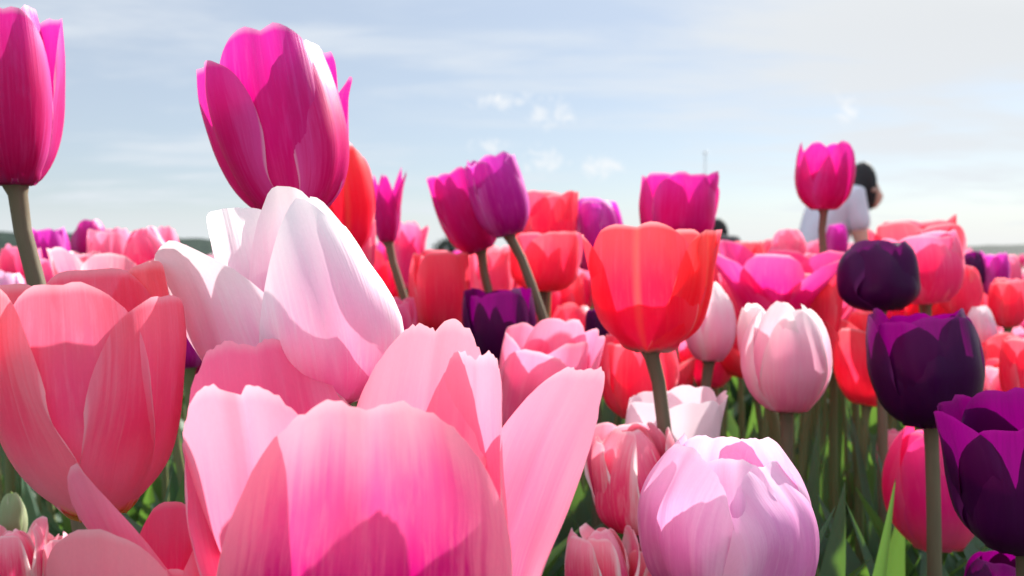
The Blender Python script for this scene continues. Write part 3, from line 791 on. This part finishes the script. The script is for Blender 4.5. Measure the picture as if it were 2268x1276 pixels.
hero((1480, 1060), (1478, 872), 215, .45, 'bowl', 'white', 'open pale white tulip crossed by the red one\'s stem', az=-75, seed=19, short='the open white tulip', loose=.12, wt=.75, drop=.24, ruf=.1)
hero((1185, 975), (1225, 725), 200, .48, 'bowl', 'pink', 'ruffled salmon pink tulip under the small dark purple one', az=-110, seed=20, short='the ruffled salmon pink tulip', loose=.06, ruf=.1, pitch=12)
hero((1415, 925), (1415, 745), 175, .52, 'cup', 'scarlet', 'red tulip directly below the large bright red one', az=-80, seed=21, short='the lower red tulip', W=1.1)
hero((1823, 465), (1826, 310), 122, .78, 'cup', 'magenta', 'slender tall magenta pink tulip alone against the sky before a white shirt', az=-75, seed=22, short='the lone tall magenta tulip', stem='brown', drop=.28, te=1.6, wt=.5, sdir=.08)
hero((1500, 540), (1503, 390), 172, .64, 'bowl', 'magenta', 'magenta tulip just above the large bright red one', az=-80, seed=23, short='the magenta tulip above the red one', stem='brown', W=1.1, drop=.16, wt=.72)
hero((1128, 522), (1082, 350), 130, .62, 'cup', 'violet', 'violet magenta tulip in the middle, right one of an overlapping pair', az=-75, seed=24, short='the violet tulip pair', stem='brown', sdir=.40, wt=.75, drop=.15)
hero((1066, 556), (1000, 385), 130, .66, 'cup', 'magenta', 'deep magenta tulip in the middle, left one of an overlapping pair', az=-95, seed=25, short='the violet tulip pair', stem='brown', sdir=.22, wt=.6)
hero((858, 537), (852, 375), 88, .72, 'flare', 'magenta', 'slim magenta tulip with flared pointed tips on a leaning stem', az=-80, seed=26, short='the slim flared magenta tulip', stem='brown', sdir=.31, W=.95, drop=.45, te=1.2, wt=.25)
hero((745, 570), (722, 335), 200, .50, 'cup', 'red', 'bright red tulip half hidden behind the tall deep magenta one', az=-60, seed=27, short='the half hidden red tulip', drop=.25)
hero((775, 640), (772, 480), 118, .58, 'cup', 'coral', 'coral tulip with pale tips between the white one and a slim magenta one', az=-80, seed=28, short='the pale tipped coral tulip')
hero((1215, 560), (1218, 428), 130, .78, 'bowl', 'scarlet', 'scarlet tulip, upper one of two stacked red blooms in the middle', az=-80, seed=29, short='the stacked scarlet tulips', wt=.75)
hero((1203, 645), (1206, 512), 160, .70, 'bowl', 'scarlet', 'scarlet tulip, lower one of two stacked red blooms in the middle', az=-70, seed=30, short='the stacked scarlet tulips', wt=.75, stem='brown')
hero((1320, 600), (1318, 440), 120, .80, 'ball', 'violet', 'violet tulip peeking out left of the large bright red one', az=-75, seed=31, short='the violet tulip by the red one', ruf=.1)
hero((418, 815), (412, 700), 90, .5, 'cup', 'violet', 'violet tulip in the gap between the coral and the white one', az=-80, seed=32)
hero((880, 800), (872, 665), 92, .62, 'cup', 'hotpink', 'hot pink tulip beside the right shoulder of the white one', az=-80, seed=33)
for nm, tx, ty, dd, wd, az_, ln_ in (('the closed hot pink tulip', 1945, 1085, .40, .017, .3, .10), ('the closed hot pink tulip', 1900, 1130, .43, .016, 2.6, .22),
                               ('the big lilac tulip', 1880, 1160, .36, .016, .2, .38), ('the dark purple tulip on the long stem', 2010, 1120, .5, .02, 1.2, .1),
                               ('the dark purple tulip on the long stem', 1905, 900, .62, .014, 2.0, .12), ('the white tipped pale pink tulip', 1800, 930, .55, .016, 1.0, .12),
                               ('the big lilac tulip', 1840, 1085, .44, .021, .5, .15), ('the closed hot pink tulip', 1965, 1010, .56, .024, 2.4, .18),
                               ('the white tipped pale pink tulip', 1690, 945, .62, .022, 2.7, .16), ('the white tipped pale pink tulip', 1850, 870, .70, .022, .6, .10),
                               ('the dark purple tulip on the long stem', 1995, 935, .66, .024, .9, .14), ('the closed hot pink tulip', 2190, 1175, .50, .022, .2, .2),
                               ('the large coral tulip', 395, 985, .46, .022, .4, .12), ('the large coral tulip', 70, 1060, .48, .022, 2.8, .14),
                               ('the large coral tulip', 345, 1075, .40, .018, 1.2, .10), ('the small closed pale tulip', 1540, 850, .66, .022, 1.9, .1)):
    root = HROOT[nm]; T = at(tx, ty, dd)
    lr = random.Random(tx)
    ln = T.z / math.cos(ln_ * .8) * 1.04
    O = Vector((T.x - math.sin(ln_ * .75) * ln * math.cos(az_), T.y - math.sin(ln_ * .75) * ln * math.sin(az_), -.01)) - Vector(root.location)
    Vl, Fl, Ul = leaf_geo(O, az_, ln, wd, ln_, lr, nu=6, nv=20, curl=.15)
    obj('leaf', mesh_from('leaf', Vl, Fl, M_LEAF, Ul), root)
# second row, right half
hero((2052, 672), (2040, 520), 165, .66, 'cup', 'hotpink', 'pink red tulip with a cream edge behind the squat dark purple one', az=-70, seed=34, short='the pink red tulip', stem='brown')
hero((2040, 640), (2020, 492), 170, .8, 'bowl', 'scarlet', 'frilled scarlet tulip topping the crowd on the right', az=-85, seed=35, ruf=.12, short='the frilled scarlet tulip')
hero((2125, 700), (2128, 590), 88, .75, 'egg', 'scarlet', 'smooth coral red tulip right of the pink red one', az=-88, seed=36, short='the smooth coral red tulip', wt=.5)
hero((2150, 640), (2148, 560), 58, .9, 'ball', 'purple', 'tiny dark purple tulip above the smooth coral red one', az=-80, seed=37)
hero((2200, 655), (2202, 560), 62, .9, 'cup', 'violet', 'small violet tulip before the grey hill on the right', az=-80, seed=38, short='the small violet tulip by the hill')
hero((2235, 650), (2232, 568), 52, 1.0, 'egg', 'pink', 'tiny pink tulip beside the small violet one at the right', az=-80, seed=39)
hero((2232, 725), (2230, 622), 80, .8, 'cup', 'scarlet', 'small scarlet tulip at the right edge below the grey hill', az=-80, seed=40, short='the small scarlet tulip at the right edge')
hero((2175, 775), (2172, 680), 62, .72, 'egg', 'blush', 'small white pink tulip under the smooth coral red one', az=-60, seed=41, wt=.3)
hero((2268, 900), (2262, 748), 95, .56, 'cup', 'scarlet', 'scarlet tulip cut off by the right edge above the large dark purple one', az=-80, seed=42)
hero((2205, 905), (2205, 812), 80, .6, 'cup', 'striped', 'pink red tulip with a white rim right of the long stemmed dark purple one', az=-80, seed=43)
hero((1845, 805), (1843, 712), 66, .68, 'ball', 'purple', 'tiny dark purple tulip right of the white tipped pale pink one', az=-80, seed=44)
hero((1895, 800), (1892, 690), 88, .74, 'cup', 'scarlet', 'orange red tulip beneath the squat dark purple one', az=-80, seed=45)
hero((1700, 720), (1665, 575), 165, .72, 'bowl', 'hotpink', 'wide open hot pink tulip right of the large bright red one', az=-80, seed=46, short='the wide hot pink tulip', pitch=10)
hero((1745, 640), (1740, 512), 95, .84, 'egg', 'pink', 'upright pink tulip rising behind the wide hot pink one', az=-70, seed=47)
hero((1800, 700), (1808, 560), 88, .76, 'egg', 'pink', 'pale pink tulip with a violet streak left of the squat dark purple one', az=-60, seed=48)
hero((1640, 640), (1638, 535), 110, 1.0, 'bowl', 'scarlet', 'scarlet tulip just right of a dark haired head', az=-80, seed=49)
hero((1852, 575), (1850, 498), 52, 1.05, 'ball', 'violet', 'tiny violet tulip at the foot of the white shirt', az=-80, seed=50)
hero((1322, 800), (1322, 680), 60, .66, 'cup', 'purple', 'narrow dark purple tulip tucked left of the large red one', az=-80, seed=51, stem='brown')
# second row, left half
hero((30, 1205), (28, 1092), 62, .38, 'egg', 'bud', 'closed green tulip bud at the left edge below the coral one', az=-80, seed=71, drop=.3, wt=.3)
hero((198, 580), (200, 490), 76, .95, 'egg', 'magenta', 'dusky magenta tulip against the dark hill on the left', az=-60, seed=52, short='the dusky magenta tulip', wt=.45)
hero((118, 610), (112, 505), 78, .85, 'cup', 'violet', 'pale violet pink tulip right of the left brown stem', az=-80, seed=53)
hero((250, 640), (250, 508), 96, .78, 'cup', 'pink', 'pink tulip behind the coral one, left of a pointed hot pink one', az=-80, seed=54)
hero((345, 680), (318, 508), 112, .66, 'egg', 'hotpink', 'pointed hot pink tulip left of the white one', az=-100, seed=55, wt=.35, short='the pointed hot pink tulip')
hero((372, 640), (368, 502), 60, .86, 'egg', 'pink', 'narrow pink tulip beside the pointed hot pink one', az=-70, seed=56, wt=.35)
hero((45, 660), (45, 545), 84, .8, 'cup', 'hotpink', 'hot pink tulip left of the left brown stem', az=-80, seed=57)
hero((14, 700), (14, 600), 76, .66, 'ball', 'lilac', 'small lilac white tulip at the left edge above the coral one', az=-80, seed=58)
hero((188, 660), (188, 560), 70, .7, 'flare', 'striped', 'white edged pink tulip just above the coral one', az=-80, seed=59)
# middle
hero((975, 740), (975, 555), 135, .66, 'cup', 'scarlet', 'scarlet tulip standing right of the leaning brown stem', az=-80, seed=60, short='the scarlet tulip by the leaning stem', wt=.6)
hero((905, 640), (915, 492), 84, .84, 'flare', 'hotpink', 'ragged hot pink tulip behind the leaning brown stem', az=-80, seed=61, drop=.4, wt=.3)
hero((1090, 690), (1092, 548), 90, .84, 'cup', 'coral', 'coral tulip between the stems of the violet magenta pair', az=-80, seed=62)
hero((1268, 800), (1268, 712), 52, .8, 'egg', 'striped', 'tiny white rimmed pink tulip left of the large red one', az=-80, seed=63)
# low blooms at the bottom edge
hero((40, 1340), (28, 1165), 110, .36, 'ball', 'striped', 'small white edged pink tulip in the bottom left corner', az=-70, seed=64, loose=.3, outer=4, inner=4, W=.9, ruf=.12)
hero((140, 1360), (130, 1185), 105, .37, 'ball', 'striped', 'small pink white tulip at the bottom, second from the left corner', az=-60, seed=65, loose=.3, outer=4, inner=4, W=.9, ruf=.12)
hero((1330, 1360), (1325, 1165), 150, .38, 'ball', 'striped', 'pink and white tulip at the bottom beneath the red and white one', az=-60, seed=66, loose=.3, outer=5, inner=5, W=.85, ruf=.14)
hero((1445, 1360), (1440, 1195), 130, .40, 'ball', 'striped', 'pink and white tulip at the bottom just left of the lilac one', az=-80, seed=67, loose=.3, outer=5, inner=5, W=.85, ruf=.14)
hero((2225, 1400), (2215, 1240), 165, .36, 'ball', 'purple', 'dark purple tulip peeking in at the bottom right corner', az=-80, seed=68, ruf=.12)
hero((1975, 1060), (1985, 960), 70, .6, 'cup', 'pink', 'pink tulip low between the dark purple stems', az=-80, seed=69)

# ---------------------------------------------------------------- the crowd behind: copies of a few prototypes
FILLP = []          # variant geometry: dict of meshes
FILL_PALS = ['pink', 'hotpink', 'coral', 'scarlet', 'magenta', 'red', 'violet', 'blush', 'purple', 'pale']
VARS = []
for i in range(16):
    rng = random.Random(900 + i)
    prof = ['cup', 'egg', 'bowl', 'cup', 'goblet', 'ball', 'egg', 'flare', 'cup', 'bowl', 'lily', 'goblet', 'cup', 'ball', 'bowl', 'egg'][i]
    h = .44; Hb = rng.uniform(.058, .068); Rb = Hb * rng.uniform(.38, .46)
    ax = Vector((rng.uniform(-.25, .25), rng.uniform(-.25, .25), 1)).normalized(); op = rng.choice((-.05, 0, .05, .12, .2, .28))
    B = Vector((rng.uniform(-.03, .03), rng.uniform(-.03, .03), h))
    fr = frame_of(ax, FWD)
    pet = []
    for ring in (0, 1):
        for k in range(3):
            a = 2 * math.pi * k / 3 + (0 if ring else math.pi / 3) + rng.uniform(-.12, .12)
            s_ = (1 if ring else .90); hv = rng.uniform(.90, 1.06)
            pts = [(r * Rb * s_, z * Hb * hv) for r, z in PROF[prof]]
            pet.append(petal_geo(pts, Rb * 1.12, fr, B, rng, nu=8, nv=10, az=a, opn=op + rng.uniform(-.06, .06), skew=rng.uniform(-.1, .1),
                                 wt=.35 if prof in ('egg', 'flare') else .65, drop=.3 if prof in ('egg', 'flare') else .18, ruf=.05, jag=0))
    st = stem_geo(B, ax, Vector((0, 0, 0)), .0028, 8)
    lv = [leaf_geo(Vector((0, 0, -.01)), rng.uniform(0, 6.28), rng.uniform(.26, .35), rng.uniform(.020, .030), rng.uniform(.05, .3), rng, nu=2, nv=8, curl=rng.uniform(.1, .8)) for _ in range(3)]
    VARS.append(dict(pet=pet, stem=st, lv=lv, top=h + Hb, B=B))
for v in VARS:
    v['stem_me'] = [mesh_from('stem', *v['stem'][:2], mm, v['stem'][2]) for mm in (M_STEM, M_STEMB)]
    v['leaf_me'] = [mesh_from('leaf', l[0], l[1], M_LEAF, l[2]) for l in v['lv']]
    v['pet_me'] = {}
def fill_tulip(vi, pal, x, y, scale, rz, rng):
    v = VARS[vi]
    root = empty('tulip', (x, y, 0)); root.scale = (scale,) * 3; root.rotation_euler = (0, 0, rz)
    if pal not in v['pet_me']:
        v['pet_me'][pal] = [mesh_from('petal', p[0], p[1], PM[pal], p[2]) for p in v['pet']]
    for me in v['pet_me'][pal]: obj('petal', me, root)
    obj('stem', v['stem_me'][1 if pal in ('magenta', 'purple', 'violet') else 0], root)
    for me in v['leaf_me']: obj('leaf', me, root)
    return root
def proj(p):
    q = p - CAM; dd = q.dot(FWD)
    return CX + F * q.x / dd, CY - F * q.dot(UP) / dd, dd

SKY = [(-400, 560), (0, 566), (130, 590), (180, 560), (420, 545), (460, 600), (720, 560), (880, 530), (950, 560), (1050, 560), (1110, 545), (1300, 545), (1420, 580),
       (1590, 545), (1700, 535), (1800, 535), (1900, 545), (1960, 530), (2100, 530), (2160, 575), (2268, 600), (2700, 590)]
def skyline(x):
    for (a0, b0), (a1, b1) in zip(SKY, SKY[1:]):
        if a0 <= x <= a1: return b0 + (b1 - b0) * (x - a0) / (a1 - a0)
    return 570
def palette_at(x, rng):
    if x < 450: c = ['pink'] * 3 + ['hotpink'] * 5 + ['cerise'] * 3 + ['scarlet', 'violet', 'magenta', 'blush', 'striped']
    elif x < 1000: c = ['scarlet'] * 6 + ['red'] * 3 + ['hotpink'] * 3 + ['cerise'] * 3 + ['pink', 'magenta']
    elif x < 1500: c = ['scarlet'] * 6 + ['red'] * 4 + ['cerise'] * 2 + ['hotpink'] * 2 + ['pink', 'magenta', 'purple']
    elif x < 1900: c = ['pink'] * 3 + ['hotpink'] * 5 + ['scarlet'] * 4 + ['cerise'] * 3 + ['red', 'magenta']
    else: c = ['scarlet'] * 6 + ['red'] * 3 + ['hotpink'] * 3 + ['cerise'] * 2 + ['pink', 'blush', 'violet', 'striped']
    return rng.choice(c)
rng = random.Random(77)
FILL = []
tries = 0
placed = list(GROUNDS)
SIL = [(h[0], h[1], h[2] * .85, h[3] * .9, h[4]) for h in HERO]      # what already stands in the way
while len(FILL) < 229 and tries < 160000:
    tries += 1
    x_px = rng.uniform(-12, 2280)
    lo = skyline(x_px)
    ytop = lo + rng.uniform(0, 1) ** 1.2 * (250 if 800 < x_px < 1500 else 220 if x_px > 1980 else 190 if x_px > 1500 else 130)
    hmin, hmax = .40, .57
    d = .62 + 1.5 * rng.random() ** 1.3
    if tries > 60000: d = 1.0 + 1.2 * rng.random()
    h = CAM_H - (ytop - HORIZON) / F * d
    if h < hmin or h > hmax: continue
    x = (x_px - CX) / F * d
    if any((x - a) ** 2 + (d - b) ** 2 < (.042 if d < 1.2 else .055) ** 2 for a, b in placed): continue
    hw_, hh_ = .026 * F / d, .033 * F / d
    yc = ytop + hh_
    if any(q[4] < d and abs(q[0] - x_px) < q[2] * .85 and abs(q[1] - yc) < q[3] * .85 + hh_ * .1 for q in SIL): continue
    if any(q[4] > d and abs(q[0] - x_px) < hw_ * .4 and abs(q[1] - yc) < hh_ * .4 for q in SIL): continue
    vi = rng.randrange(len(VARS))
    s = h / VARS[vi]['top']
    FILL.append((vi, palette_at(x_px, rng), x, d, s, rng.uniform(0, 6.28), x_px, ytop))
    placed.append((x, d)); SIL.append((x_px, yc, hw_ * .7, hh_ * .7, d))
print('fill', len(FILL), tries)
NAMES = {'cerise': 'cherry pink', 'pink': 'pink', 'hotpink': 'hot pink', 'coral': 'coral', 'scarlet': 'scarlet', 'magenta': 'magenta', 'red': 'bright red', 'violet': 'violet',
         'blush': 'white and pink', 'purple': 'dark purple', 'pale': 'pale pink', 'striped': 'white edged pink'}
made = {}
for (vi, pal, x, d, s, rz, xp, yt) in FILL:
    r = fill_tulip(vi, pal, x, d, s, rz, rng)
    refs = [h for h in HERO if h[5]]
    hx = min(refs, key=lambda h: (h[0] - xp) ** 2 + ((h[1] - yt - 30)) ** 2)
    size = 'larger' if d < 1.1 else 'small' if d < 2 else 'tiny'
    side = 'behind' if abs(hx[0] - xp) < hx[2] * .6 else ('left of' if xp < hx[0] else 'right of')
    made.setdefault((size, NAMES[pal], side, hx[5]), []).append((xp, r))
for (size, colour, side, ref), rows in made.items():
    rows.sort(key=lambda q: q[0])
    n = len(rows)
    for k, (xp, r) in enumerate(rows):
        which = '' if n == 1 else (('left ', 'right ')[k] if n == 2 else ('leftmost ', 'middle ', 'rightmost ')[k] if n == 3 else ('leftmost ', 'second ', 'third ', 'fourth ', 'fifth ', 'sixth ', 'seventh ')[k])
        tag(r, f'{which}{size} {colour} tulip {side} {ref}', 'tulip', GROUP)
# leaves filling the ground between the stems: one mass of ground cover
lrng = random.Random(5)
V, Fc, UV = [], [], []
cnt = 0
while cnt < 1000:
    d = .42 + 3.2 * lrng.random() ** 1.9
    x_px = lrng.uniform(-200, 2480)
    x = (x_px - CX) / F * d
    if d < .5 and 300 < x_px < 1400: continue
    if any((x - a) ** 2 + (d - b) ** 2 < .02 ** 2 for a, b in placed): continue
    cnt += 1
    for k in range(2):
        lv = leaf_geo(Vector((x, d, -.01)), lrng.uniform(0, 6.28), lrng.uniform(.26, .38), lrng.uniform(.024, .042), lrng.uniform(.03, .3), lrng, nu=2, nv=8, curl=lrng.uniform(.1, .9))
        n0 = len(V); V += lv[0]; UV += lv[2]; Fc += [tuple(q + n0 for q in f) for f in lv[1]]
tag(obj('tulip_leaves', mesh_from('tulip_leaves', V, Fc, M_LEAF, UV)), 'dense blue green tulip leaves filling the ground between the stems', 'leaves', kind='stuff')

# far part of the field: one mass, the nearer of it with the same full blooms
V, Fc, UV, MI = [], [], [], []
mats = ['pink', 'hotpink', 'coral', 'scarlet', 'magenta', 'blush', 'red', 'violet', 'purple', 'pale', 'striped', 'cerise']
rng = random.Random(4242)
cnt = 0
def add_geo(gv, M4, mi):
    n0 = len(V)
    V.extend(tuple(M4 @ q) for q in gv[0]); UV.extend(gv[2])
    Fc.extend(tuple(q + n0 for q in f) for f in gv[1]); MI.extend([mi] * len(gv[1]))
while cnt < 640:
    d = 1.95 + 3.2 * rng.random() ** 1.3
    x_px = rng.uniform(-120, 2390); x = (x_px - CX) / F * d
    if any((x - a) ** 2 + (d - b) ** 2 < .3 ** 2 for a, b in ((1.25, 3.4), (.9, 3.7))): continue
    yt = max(skyline(x_px), 552) + rng.uniform(2, 40)
    h = CAM_H - (yt - HORIZON) / F * d
    if h < .38 or h > .6: continue
    cnt += 1
    v = rng.choice(VARS); k = h / v['top']
    M4 = Matrix.Translation((x, d, 0)) @ Matrix.Rotation(rng.uniform(0, 6.28), 4, 'Z') @ Matrix.Scale(k, 4)
    mi = mats.index(palette_at(x_px, rng))
    for p in v['pet']: add_geo(p, M4, mi)
    add_geo(v['stem'], M4, len(mats) + 1)
    for l in v['lv'][:2]: add_geo(l, M4, len(mats))
cnt = 0
while cnt < 2600:
    d = 4.6 + 26 * rng.random() ** 1.6
    x = rng.uniform(-.72, .72) * d
    xp = x / d * F + CX
    yt = max(skyline(xp), 556) + rng.uniform(2, 24)
    h = CAM_H - (yt - HORIZON) / F * d
    if h < .36: h = rng.uniform(.40, .5)
    if h > .60: continue
    cnt += 1
    v0 = len(V); bz = h - .065; rr = rng.uniform(.02, .027); ml = rng.randrange(6); off = rng.uniform(0, 6)
    org = Vector((x, d, 0))
    rings = [(.15, 0), (.8, .12), (1, .45), (.85, .8), (.4, 1.0)]
    for (q, z) in rings:
        for k in range(6):
            an = off + k * math.pi / 3
            V.append((x + math.cos(an) * rr * q, d + math.sin(an) * rr * q, bz + .065 * z * (1 + (.12 if k % 2 and z > .9 else 0)))); UV.append((.3, z))
    for a in range(4):
        for k in range(6):
            k2 = (k + 1) % 6
            Fc.append((v0 + a * 6 + k, v0 + a * 6 + k2, v0 + a * 6 + 6 + k2, v0 + a * 6 + 6 + k)); MI.append(ml)
    v0 = len(V)
    V += [(x - .004, d, bz), (x + .004, d, bz), (x + .005, d, 0), (x - .005, d, 0)]; UV += [(.5, .5)] * 4
    Fc.append((v0, v0 + 1, v0 + 2, v0 + 3)); MI.append(len(mats))
    for k in range(2):
        an = rng.uniform(0, 6.28); v0 = len(V); lx, ly = math.cos(an), math.sin(an)
        V += [(x - ly * .02, d + lx * .02, 0), (x + ly * .02, d - lx * .02, 0), (x + lx * .05, d + ly * .05, .3)]; UV += [(0, 0), (1, 0), (.5, 1)]
        Fc.append((v0, v0 + 1, v0 + 2)); MI.append(len(mats))
me = mesh_from('far_tulips', V, Fc, None, UV)
for k in mats: me.materials.append(PM[k])
me.materials.append(M_LEAF); me.materials.append(M_STEM)
me.polygons.foreach_set('material_index', MI)
tag(obj('tulip_field', me), 'far part of the tulip field, pink and red blooms blurring together', 'tulips', kind='stuff')
